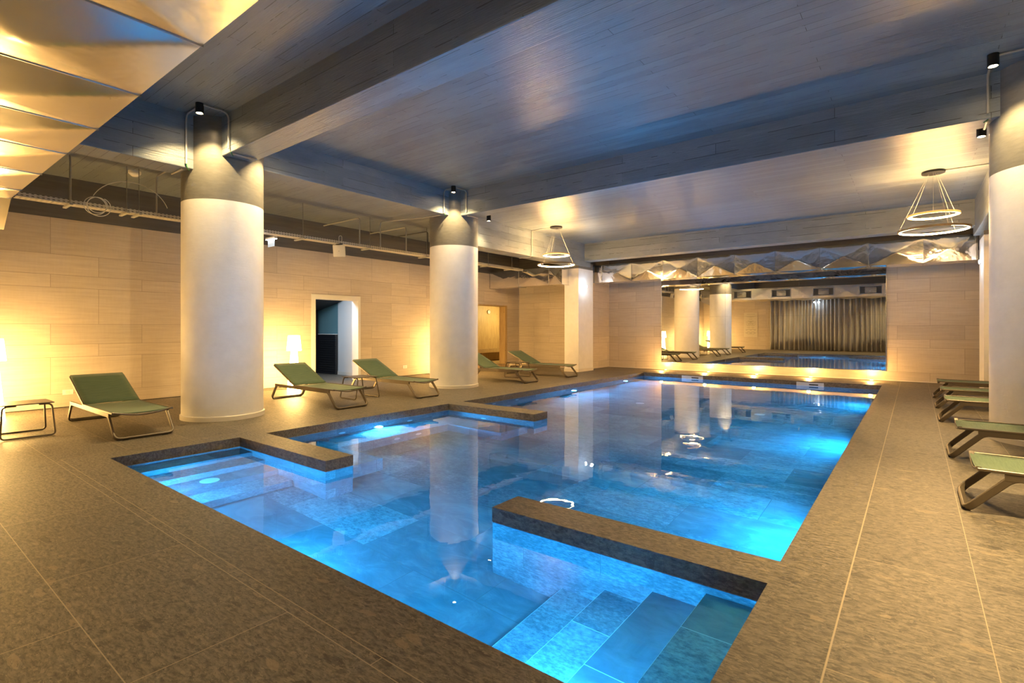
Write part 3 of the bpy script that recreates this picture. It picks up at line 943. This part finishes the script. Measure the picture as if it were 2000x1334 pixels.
def sweep2(bm, pts, wide, thin):
    """rectangular bar along a planar 3D path; 'wide' lies in the plane normal to Y-ish travel: uses plane frames"""
    L = len(pts); rings = []
    # plane normal of the U loop
    nor = Vector((0, 0, 0))
    for i in range(1, L - 1): nor += (pts[i] - pts[i - 1]).cross(pts[i + 1] - pts[i])
    nor.normalize()
    for i, p in enumerate(pts):
        tt = Vector((0, 0, 0))
        if i < L - 1: tt += (pts[i + 1] - p).normalized()
        if i > 0: tt += (p - pts[i - 1]).normalized()
        tt.normalize()
        s = nor - tt * nor.dot(tt); s.normalize()
        n = tt.cross(s)
        rings.append([bm.verts.new(p + s * a + n * b_) for a, b_ in rprof(wide, thin, .005)])
    K = 8
    for i in range(L - 1):
        for k in range(K): bm.faces.new((rings[i][k], rings[i][(k + 1) % K], rings[i + 1][(k + 1) % K], rings[i + 1][k]))
    bm.faces.new(rings[0][::-1]); bm.faces.new(rings[-1])

left = [
    (2.19, 'olive green sling lounger in front of the nearest round column, beside the leftmost side table', 'loungers along the left wall'),
    (5.085, 'green sling lounger between the two round columns, in front of the glowing floor lamp', 'loungers along the left wall'),
    (6.76, 'green sling lounger directly in front of the second round column, right of the side table', 'loungers along the left wall'),
    (10.10, 'green sling lounger whose head is hidden behind the second round column', 'loungers along the left wall'),
    (11.98, 'green sling lounger farthest along the left wall, in front of the square pillar', 'loungers along the left wall')]
right = [
    (5.20, 'pale green sling lounger nearest the camera on the right deck', 'loungers along the right deck'),
    (7.10, 'pale green lounger on the right deck, passing in front of the right column', 'loungers along the right deck'),
    (9.65, 'yellow-green lounger just behind the right column, third from the camera', 'loungers along the right deck'),
    (11.2, 'green lounger fourth from the camera in the right row, behind the column', 'loungers along the right deck'),
    (12.8, 'farthest green lounger of the right row, nearest the tiled far wall', 'loungers along the right deck')]
proto = lounger_proto(left[0][1])
for i, (y, lab, grp) in enumerate(left):
    o = proto if i == 0 else copy_tree(proto)
    o.location = (-7.25, y, 0); o.rotation_euler = (0, 0, PI); o['label'] = lab; o['group'] = grp
for i, (y, lab, grp) in enumerate(right):
    o = copy_tree(proto)
    o.location = (0.27, y, 0); o.rotation_euler = (0, 0, 0); o['label'] = lab; o['group'] = grp

# side tables
def table_proto():
    t = thing('side_table', '', 'side table', group='small side tables between the loungers')
    bm = bmesh.new()
    box(bm, -.235, .235, -.24, .24, .392, .404, bev=.004)
    obj('table_top', bm, 'frame_taupe', t)
    for s in (-1, 1):
        p = fillet([(s * .20, -.10, .384), (s * .20, -.22, .384), (s * .26, -.245, .011), (s * .26, .245, .011), (s * .20, .22, .384), (s * .20, .10, .384)], .05, 6)
        bm = bmesh.new(); sweep2(bm, p, .022, .018)
        obj('leg', bm, 'frame_taupe', t, smooth=True)
    return t
tp = table_proto()
tabs = [((-8.56, 1.32), 0, 'small taupe side table at the left edge, below the leftmost floor lamp'),
        ((-8.25, 5.93), PI / 2, 'small taupe side table between the two loungers left of the second column'),
        ((-8.42, 11.05), PI / 2, 'small dark side table behind the loungers right of the second column')]
for i, ((x, y), rz, lab) in enumerate(tabs):
    o = tp if i == 0 else copy_tree(tp)
    o.location = (x, y, 0); o.rotation_euler = (0, 0, rz); o['label'] = lab

# floor lamps
def lamp_proto():
    t = thing('floor_lamp', '', 'floor lamp', group='white glowing floor lamps')
    bm = bmesh.new(); lathe(bm, [(0, 0.0), (.13, 0.0), (.135, .02), (.062, .84), (.05, .86), (0, .86)], 32)
    obj('body', bm, 'lamp_body', t, smooth=True)
    bm = bmesh.new(); r_ = lathe(bm, [(.0, .835), (.145, .835), (.148, .84), (.118, 1.15), (.112, 1.155), (0, 1.155)], 32)
    obj('lamp_shade', bm, 'lamp_shade', t, smooth=True)
    bm = bmesh.new()
    pts = [Vector((-.12, .0, .012)), Vector((-.3, -.1, .006)), Vector((-.42, -.35, .006)), Vector((-.40, -.6, .006)), Vector((-.55, -.75, .02))]
    tube(bm, fillet(pts, .12, 5), .004, 6)
    obj('power_cord', bm, 'rubber', t)
    return t
lp = lamp_proto()
for i, ((x, y), lab) in enumerate([((-10.36, 5.80), 'glowing floor lamp behind the lounger between the round columns'), ((-10.42, 1.27), 'glowing floor lamp cut by the left picture edge'), ((-10.4, 10.75), 'glowing floor lamp hidden behind the second round column'), ((-10.4, -2.0), 'added unseen floor lamp near the left end of the curtain wall')]):  # last lamp is added out of view as warm fill
    o = lp if i == 0 else copy_tree(lp)
    o.location = (x, y, 0); o['label'] = lab
for (x, y) in ((-10.36, 5.80), (-10.42, 1.27)):
    pass

# ------------------------------------------------------------------ pendants
def ring(bm, r, z, w, h, n=64, inner=True):
    prof = [(r - w / 2, z), (r + w / 2, z), (r + w / 2, z + h), (r - w / 2, z + h), (r - w / 2, z)]
    lathe(bm, prof, n)
def pendant_proto():
    t = thing('pendant_lamp', '', 'pendant lamp', group='double ring pendant lamps')
    bm = bmesh.new(); cyl(bm, (0, 0), .155, CE2 - .035, CE2 - .0, 40); obj('canopy', bm, 'black_metal', t, smooth=True)
    for r, z in ((.33, 3.14), (.465, 2.90)):
        bm = bmesh.new(); ring(bm, r, z, .024, .032); o1 = obj('ring', bm, 'ring_bronze', t, smooth=True)
        bm = bmesh.new(); ring(bm, r - .015, z + .001, .006, .022); obj('light_strip', bm, 'led_warm', o1, smooth=True)
        for k in range(3):
            a = k * 2 * PI / 3 + (0.5 if r < .4 else 0.9)
            bm = bmesh.new(); tube(bm, [(.06 * math.cos(a), .06 * math.sin(a), CE2 - .03), (r * math.cos(a), r * math.sin(a), z + .03)], .0016, 5)
            obj('cable', bm, 'conduit_grey', t)
    return t
pp = pendant_proto()
for i, ((x, y), lab) in enumerate([((-7.13, 10.97), 'double ring pendant lamp hanging left, right of the second round column'), ((.24, 10.9), 'double ring pendant lamp hanging at the right, beside the right column')]):
    o = pp if i == 0 else copy_tree(pp)
    o.location = (x, y, 0); o['label'] = lab

# ------------------------------------------------------------------ ceiling spots
def spot_proto():
    t = thing('ceiling_spotlight', '', 'spotlight', group='small black ceiling spotlights')
    bm = bmesh.new(); lathe(bm, [(0, 0), (.05, 0), (.05, -.13), (.043, -.13), (.043, -.11), (0, -.11)], 24); obj('housing', bm, 'black_metal', t, smooth=True)
    bm = bmesh.new(); cyl(bm, (0, 0), .034, -.118, -.112, 20); obj('lens', bm, 'spot_lens', t)
    return t
spt = spot_proto()
spots = [((-7.44, 2.85, CE), 'black spotlight glowing on the ceiling corner before the nearest round column', (-7.75, 3.2), 46, 116),
         ((-7.59, 7.76, CE), 'black spotlight on the ceiling corner before the second round column', (-7.9, 8.1), 42, 112),
         ((0.67, 7.62, CE), 'black spotlight with bright lens on the ceiling before the right column', (.95, 7.95), 62, 108),
         ((-7.62, 8.93, CE2), 'black spotlight just right of the second round column, behind the beam', (-7.9, 8.7), 32, 100),
         ((0.67, 8.86, CE2), 'black spotlight just left of the right column, below the beam', (.60, 9.0), 120, 80),
         ((-7.44, 4.1, CE), 'black spotlight behind the first beam at the nearest round column', (-7.75, 3.8), 90, 104),
         ((1.15, 2.3, 3.52), 'added unseen spotlight under the beam beyond the right picture edge, brightening both columns', (-49.45, 18.0), 260, 52),  # added lamp out of view, lifts the two left columns
         ((0.67, 4.1, CE), 'black spotlight beyond the right picture edge, behind the first beam', (.9, 4.3), 400, 80),
         ((-5.2, -1.3, CE), 'added unseen spotlight behind the near duct, brightening the left of the curtain', (-5.2, -1.3), 100, 100),  # added out of view to brighten the curtain side
         ((-1.2, -1.3, CE), 'added unseen spotlight behind the near duct, brightening the right of the curtain', (-1.2, -1.3), 100, 100),  # second added lamp for the curtain, also unseen
         ((0.67, 2.85, CE), 'black spotlight beyond the right picture edge, before the first beam', (.75, 2.9), 22, 90)]
for i, (p, lab, tg, e, cone) in enumerate(spots):
    o = spt if i == 0 else copy_tree(spt)
    o.location = p; o['label'] = lab
    link_light('SPOT', 'spot_light', (p[0], p[1], p[2] - .135), e, (1, .70, .30), parent=o, spot_size=R(cone), spot_blend=.45 if cone > 100 else .9, shadow_soft_size=.03, target=(tg[0] * .25 + p[0] * .75, tg[1] * .25 + p[1] * .75, 0))

# emergency lights on pillars
for (p, nrm, lab) in (((-4.66, YS + .36, 2.84), 1, 'small white emergency light before the curtain, reflected in the mirror'), ((-7.93, 13.82, 2.585), 1, 'small white emergency light shining on the left square pillar'), ((1.05, 13.95, 2.64), -1, 'small white emergency light shining on the right square pillar')):
    t = thing('emergency_light', lab, 'emergency light', p)
    obj('housing', bb((min(0, nrm * .03), max(0, nrm * .03), -.07, .07, -.04, .04), bev=.004), 'plastic_white', t)
    obj('lens', bb((nrm * .03 - .004, nrm * .03 + .004, -.045, .045, -.03, .03)), 'cool_lens', t)
    link_light('POINT', 'emergency_glow', (p[0] + nrm * .30, p[1] + (.25 if p[1] < 0 else -.15), p[2] - .02), 1.6, (.72, .88, 1), parent=t, shadow_soft_size=.04)

# exit sign, wireless box and the cable tray they hang from
TX, TZ = -9.70, 3.10
t = thing('cable_tray', 'perforated metal cable tray hung below the left side ceiling', 'cable tray', (TX, 5.3, TZ))
bm = bmesh.new()
y0, y1 = -3.9, 7.6
def q(bm, a, b_, c, d): bm.faces.new([bm.verts.new(p) for p in (a, b_, c, d)])
q(bm, (-.10, y0, 0), (.10, y0, 0), (.10, y1, 0), (-.10, y1, 0))
q(bm, (-.10, y0, 0), (-.10, y1, 0), (-.10, y1, .055), (-.10, y0, .055))
q(bm, (.10, y0, 0), (.10, y1, 0), (.10, y1, .06), (.10, y0, .06))
obj('tray', bm, 'perforated_steel', t)
for yy in (1.96, 2.64, 2.80, 5.55, 7.15, 8.85, 11.2, 12.3):
    bm = bmesh.new(); tube(bm, [(.12, yy - 5.3, -.01), (.12, yy - 5.3, CS - TZ)], .006, 6)
    obj('hanger_rod', bm, 'rod_metal', t)
    obj('cantilever', bb((-.18, .2, yy - 5.3 - .02, yy - 5.3 + .02, -.03, -.005)), 'conduit_grey', t)
t = thing('exit_sign', 'small white lit exit sign hanging below the cable tray, right of the nearest column', 'exit sign', (-9.66, 4.95, 2.86))
obj('light_bar', bb((-.17, .17, -.03, .03, .14, .18), bev=.005), 'plastic_white', t)
obj('tube_lens', bb((-.16, .16, -.031, .031, .135, .142)), 'sign_lens', t)
obj('panel', bb((-.12, .12, -.004, .004, 0, .14)), 'exit_panel', t)
bm = bmesh.new(); disc(bm, (-.03, -.0045, .07), (0, -1, 0), .0, .001, 3) if False else None
box(bm, -.035, .035, -.0055, -.004, .065, .075); box(bm, -.035, -.02, -.0055, -.004, .055, .085)
obj('arrow_mark', bm, 'plastic_white', t)
link_light('POINT', 'exit_glow', (-9.60, 4.70, 2.85), 0.2, (.75, .9, 1), parent=t, shadow_soft_size=.05)
t = thing('wireless_box', 'square white wireless access box tilted below the cable tray', 'access point', (-9.66, 6.42, 2.98))
bm = bmesh.new(); box(bm, -.13, .13, -.018, .018, -.15, .10, bev=.016); o = obj('case', bm, 'plastic_white', t, smooth=True)
o.rotation_euler = (R(12), 0, R(38))
bm = bmesh.new(); disc(bm, (.0, -.019, -.03), (0, -1, 0), .01, .002, 12); oo = obj('led_dot', bm, 'conduit_grey', t); oo.rotation_euler = (R(12), 0, R(38))
bm = bmesh.new(); tube(bm, fillet([(-.03, .02, .06), (-.04, .02, .30), (.04, .04, .30), (.04, .04, .12)], .04, 5), .005, 6); obj('cable', bm, 'plastic_white', t)
obj('bracket', bb((-.10, .10, -.02, .02, .10, .125)), 'black_metal', t)

# smoke detector and coiled cable
t = thing('smoke_detector', 'white smoke detector on the left side ceiling, above the coiled cable', 'smoke detector', (-9.78, 2.80, CS))
bm = bmesh.new(); lathe(bm, [(0, 0), (.085, 0), (.085, -.035), (.078, -.045), (.04, -.08), (0, -.085)], 28); obj('base', bm, 'plastic_white', t, smooth=True)
bm = bmesh.new()
def circ(cx_, cy_, cz_, r, n=28, a0=0, a1=2 * PI, tilt=0.15):
    return [Vector((cx_ + tilt * r * math.cos(a0 + (a1 - a0) * k / n), cy_ + r * math.cos(a0 + (a1 - a0) * k / n), cz_ + r * math.sin(a0 + (a1 - a0) * k / n))) for k in range(n + 1)]
tube(bm, circ(0, 0, 0, .13), .006, 6); tube(bm, circ(.03, .02, .01, .115), .006, 6); tube(bm, circ(.02, .04, -.01, .14, a0=2.0, a1=7.4), .006, 6)
tube(bm, circ(-.02, .45, -.05, .50, a0=.35, a1=2.7), .006, 6)
o = obj('coiled_cable', bm, 'plastic_white', loc=(TX + .13, 2.25, TZ + .02)); tag(o, 'pale cable coiled over the cable tray left of the nearest column', 'cable')

# conduits
def pipe(pts, label, r=.011, mat='conduit_grey', rad=.08, name='conduit', n=8, clips=True):
    bm = bmesh.new(); p = fillet(pts, rad, 6); tube(bm, p, r, n)
    o = obj(name, bm, mat, smooth=True)
    tag(o, label, 'conduit', 'electrical conduits')
    return o
pipe([(TX + .05, 6.93, TZ), (TX + .05, 6.93, CS - .06), (XW + .02, 6.93, CS - .06)], 'bent grey conduit rising from the tray above the doorway', .014, 'conduit_grey')
pipe([(TX + .1, 7.45, TZ), (TX + .1, 7.45, CS - .07), (-8.5, 7.75, CS - .07), (-8.0, 7.78, 3.73)], 'long grey conduit rising from the tray and running right to the second column', .014)
pipe([(TX + .05, 8.25, TZ), (TX + .05, 8.25, CS - .06), (XW + .02, 8.25, CS - .06)], 'bent grey conduit rising from the tray just left of the second column', .014)
pipe([(TX + .05, 8.95, TZ), (TX + .05, 8.95, CS - .06), (XW + .02, 8.95, CS - .06)], 'dark conduit rising from the tray right behind the second column edge', .012, 'conduit_dark')
pipe([(TX + .08, 3.05, TZ), (TX + .08, 3.05, CS - .05), (-8.6, 3.05, CS - .05)], 'bent conduit rising beside the smoke detector', .012)
pipe([(TX + .05, 1.98, TZ), (TX + .05, 1.98, CS - .0)], 'straight grey conduit at the left end of the cable tray', .014)
def wrap(xs, y_, sx, xc, zb, who, lat):
    """conduit pair running from a corner spot along the ceiling and down two beam faces"""
    pass
# column 1
pipe([(-7.47, 2.86, CE - .02), (-7.91, 2.86, CE - .02), (-7.91, 2.86, 3.57)], 'grey conduit down the left beam face beside the nearest round column', .012, rad=.10)
pipe([(-7.40, 2.88, CE - .02), (-7.40, 3.20, CE - .02), (-7.40, 3.20, 3.76)], 'grey conduit down the first beam face, right of the nearest round column top', .012, rad=.10)
pipe([(-7.96, 2.84, 3.505), (-8.36, 2.84, 3.505)], 'short grey conduit under the left beam end at the nearest round column', .014)
pipe([(-7.40, 3.26, 3.705), (-7.40, 3.58, 3.705)], 'short grey conduit under the first beam at the nearest round column', .014)
# column 2
pipe([(-7.62, 7.80, CE - .02), (-7.91, 7.80, CE - .02), (-7.91, 7.80, 3.76)], 'grey conduit down the beam face left of the second round column top', .012, rad=.08)
pipe([(-7.57, 7.80, CE - .02), (-7.57, 8.13, CE - .02), (-7.57, 8.13, 3.80)], 'grey conduit down the second beam face right of the second round column top', .012, rad=.08)
pipe([(-7.57, 8.18, 3.73), (-7.57, 8.50, 3.73)], 'short pale conduit under the second beam beside the second round column', .014)
# right column
pipe([(0.67, 7.68, CE - .02), (0.67, 8.13, CE - .02), (0.67, 8.13, 3.80)], 'grey conduit down the second beam face beside the right column', .012, rad=.04)
pipe([(0.72, 7.62, CE - .02), (0.95, 7.62, CE - .02), (0.95, 7.62, 3.8)], 'grey conduit from the right ceiling spotlight to the picture edge', .012, rad=.06)
pipe([(0.67, 8.20, 3.73), (0.67, 8.50, 3.73)], 'short pale conduit under the second beam by the lower right spotlight', .014)
# pendants
pipe([(-7.3, 10.97, CE2 - .012), (-7.885, 10.97, CE2 - .012), (-7.885, 10.97, 3.20), (-7.95, 10.97, 3.175), (-8.3, 10.97, 3.175)], 'thin pale conduit from the left pendant down the beam face', .011, rad=.015)
pipe([(.40, 10.9, CE2 - .012), (.93, 10.9, CE2 - .012)], 'thin pale conduit on the ceiling from the right pendant to the column', .011)
for (x, y, z) in ((-7.91, 2.86, 3.53), (-7.40, 3.22, 3.72), (-7.91, 7.82, 3.74), (0.67, 8.16, 3.76)):
    bm = bmesh.new(); tube(bm, fillet([(x, y, z + .06), (x + .01, y + .01, z - .02), (x - .03, y + .05, z - .035)], .03, 4), .006, 6)
    tag(obj('earth_wire', bm, 'green_wire'), 'short green wire at the foot of a beam conduit', 'wire', 'green wire ends at the beam conduits')
wl = ['short green wire below the conduit left of the nearest column top', 'short green wire below the conduit right of the nearest column top', 'short green wire below the conduit left of the second column top', 'short green wire below the conduit by the right column top']
for o, l in zip([o for o in C.objects if o.name.startswith('earth_wire')], wl): o['label'] = l

# sockets
for (y, lab) in ((2.24, 'white wall socket behind the leftmost lounger'), (9.42, 'white wall socket right of the doorway, left of the second column')):
    t = thing('wall_socket', lab, 'socket', (XW, y, .25))
    obj('plate', bb((0, .008, -.07, .07, -.042, .042), bev=.003), 'plastic_white', t)
    obj('insert', bb((.008, .011, -.03, .03, -.025, .025)), 'trim_white', t)

# uplights in the floor below the mirror
ups = [-6.20, -4.88, -3.54, -2.20, -0.86]
words = ['leftmost', 'second from left', 'middle', 'second from right', 'rightmost']
for k, xx in enumerate(ups):
    t = thing('floor_uplight', 'warm recessed floor light below the mirror, %s of the five' % words[k], 'uplight', (xx, 15.86, 0), group='recessed floor lights below the mirror')
    bm = bmesh.new(); lathe(bm, [(.035, .001), (.055, .001), (.055, .006), (.035, .006)], 24); obj('bezel', bm, 'chrome', t)
    bm = bmesh.new(); lathe(bm, [(0.0001, .012), (.02, .011), (.035, .004)], 20); obj('lens', bm, 'uplight_lens', t)
    link_light('SPOT', 'uplight_beam', (xx, 15.86, .03), 8, (1, .54, .15), parent=t, spot_size=R(160), spot_blend=1.0, shadow_soft_size=.03, target=(xx, 15.72, 2))
    link_light('POINT', 'uplight_glow', (xx, 15.50, .12), 8.0, (1, .54, .15), parent=t, shadow_soft_size=.04)  # added fill without a fixture, evens the light on the far wall

# skimmers on the far pool wall
for (xa, xb, lab) in ((-5.22, -4.63, 'white pool skimmer opening, left one on the far pool edge'), (-2.33, -1.74, 'white pool skimmer opening, right one on the far pool edge')):
    t = thing('pool_skimmer', lab, 'pool skimmer', ((xa + xb) / 2, YB, -.1), group='skimmers on the far pool wall')
    w = (xb - xa) / 2
    obj('frame', bb((-w, w, -.012, 0, .045, .075), (-w, w, -.012, 0, -.09, -.06), (-w, -w + .08, -.012, 0, -.06, .045), (w - .08, w, -.012, 0, -.06, .045)), 'skimmer_white', t)
    obj('weir', bb((-w + .08, w - .08, -.006, 0, -.06, .045)), 'skimmer_white', t)
    obj('slot', bb((-.02, w - .12, -.008, -.006, .005, .035)), 'skimmer_dark', t)

# pool fittings
for (p, nrm, lab) in (((XL, 4.28, -.39), (1, 0, 0), 'white inlet disc left of the bright pool light, on the seat wall'), ((XL, 5.52, -.42), (1, 0, 0), 'white inlet disc right of the bright pool light, on the seat wall'),
                      ((XL, 7.62, -.30), (1, 0, 0), 'white inlet disc on the left pool wall just beyond the second jetty'), ((XL, 8.35, -.32), (1, 0, 0), 'second white inlet disc on the left pool wall beyond the second jetty'),
                      ((-5.57, J2[2], -.42), (0, -1, 0), 'white inlet disc on the near face of the second jetty'),
                      ((XL + .62, 4.75, -.72), (1, 0, 0), 'left white inlet disc on the riser of the submerged bench'), ((XL + .62, 5.15, -.72), (1, 0, 0), 'right white inlet disc on the riser of the submerged bench'),
                      ((-5.88 + .25, 2.25, -.58), (0, 0, 1), 'round white fitting on the left pool steps'),
                      ((-4.48, 10.06, FZ), (0, 0, 1), 'left round white inlet on the pool floor, far half'), ((-2.21, 10.12, FZ), (0, 0, 1), 'right round white inlet on the pool floor, far half')):
    bm = bmesh.new()
    disc(bm, p, nrm, .055 if nrm[2] == 0 else .09, .006, 24)
    tag(obj('pool_inlet', bm, 'skimmer_white'), lab, 'pool inlet', 'white pool inlets')

BLUE = (.02, .46, 1.0)
plights = [((XL, 4.89, -.40), (1, 0, 0), 'bright underwater pool light between the first two jetties', 1.0),
           ((XL, 10.5, -.45), (1, 0, 0), 'bright underwater pool light on the left wall, left of the far pair', 1.0),
           ((XL, 13.25, -.45), (1, 0, 0), 'bright underwater pool light on the left wall nearest the far corner', 1.0),
           ((XR, 4.6, -.45), (-1, 0, 0), 'underwater pool light hidden under the right deck edge, nearest', 1.0),
           ((XR, 8.2, -.45), (-1, 0, 0), 'underwater pool light hidden under the right deck edge, middle', 1.0),
           ((XR, 12.2, -.45), (-1, 0, 0), 'underwater pool light hidden under the right deck edge, farthest', 1.0),
           ((-3.60, YF, -.45), (0, 1, 0), 'underwater pool light on the near pool wall, seen in the mirror', .8),
           ((-1.45, YF, -.21), (0, 1, 0), 'underwater pool light on the near pool wall by the right steps', .5),
           ((-5.3, YF, -.30), (0, 1, 0), 'underwater pool light on the near pool wall by the left steps', .45)]
for (p, nrm, lab, e) in plights:
    t = thing('pool_light', lab, 'pool light', p, group='underwater pool lights')
    n = Vector(nrm)
    bm = bmesh.new(); disc(bm, (0, 0, 0), nrm, .075, .012, 24); obj('bezel', bm, 'chrome', t)
    bm = bmesh.new(); disc(bm, n * .012, nrm, .05, .006, 20); obj('lens', bm, 'pool_lens', t)
    q_ = Vector(p) + n * .05
    link_light('SPOT', 'pool_beam', q_, 50 * e, BLUE, parent=t, spot_size=R(175), spot_blend=.3, shadow_soft_size=.05, target=q_ + n * 3 + Vector((0, 0, -.3)))

# corridor light and a cool one over the tiled wall
link_light('AREA', 'corridor_light', (-11.8, 6.9, 2.38), 13, (.62, .80, 1), size=.5, target=(-11.9, 7.4, 0))

wo.cycles.is_caustics_caster = True
for o in C.objects:
    if o.name.startswith(('ceiling', 'beam', 'wall_', 'round_column', 'square_pillar')) and o.type == 'MESH': o.cycles.is_caustics_receiver = True
for l in bpy.data.lights:
    if l.name.startswith('pool_beam'): l.cycles.is_caustics_light = True

# ------------------------------------------------------------------ world, camera, view
w = bpy.data.worlds.new('world'); scene.world = w; w.use_nodes = True
w.node_tree.nodes['Background'].inputs[0].default_value = (.01, .012, .015, 1)

cam = bpy.data.cameras.new('camera'); co = bpy.data.objects.new('camera', cam); C.objects.link(co)
co.location = (0, 0, 1.3)
co.rotation_euler = (R(90), 0, 0.661595)
cam.sensor_fit = 'HORIZONTAL'; cam.sensor_width = 36.0
cam.lens = 36.0 * 1010.11 / 2000
cam.shift_y = -(667 - 641.93) / 2000.0
cam.clip_start = .02; cam.clip_end = 200
scene.camera = co

vs = scene.view_settings
vs.view_transform = 'Standard'; vs.look = 'None'; vs.gamma = 1.0; vs.use_curve_mapping = False
vs.exposure = 2.25
cy = scene.cycles
cy.use_denoising = True
cy.max_bounces = 7; cy.diffuse_bounces = 3; cy.glossy_bounces = 5; cy.transmission_bounces = 6; cy.transparent_max_bounces = 6
cy.adaptive_threshold = 0.05
cy.caustics_reflective = True; cy.caustics_refractive = True
cy.blur_glossy = 1.0
cy.sample_clamp_indirect = 6.0
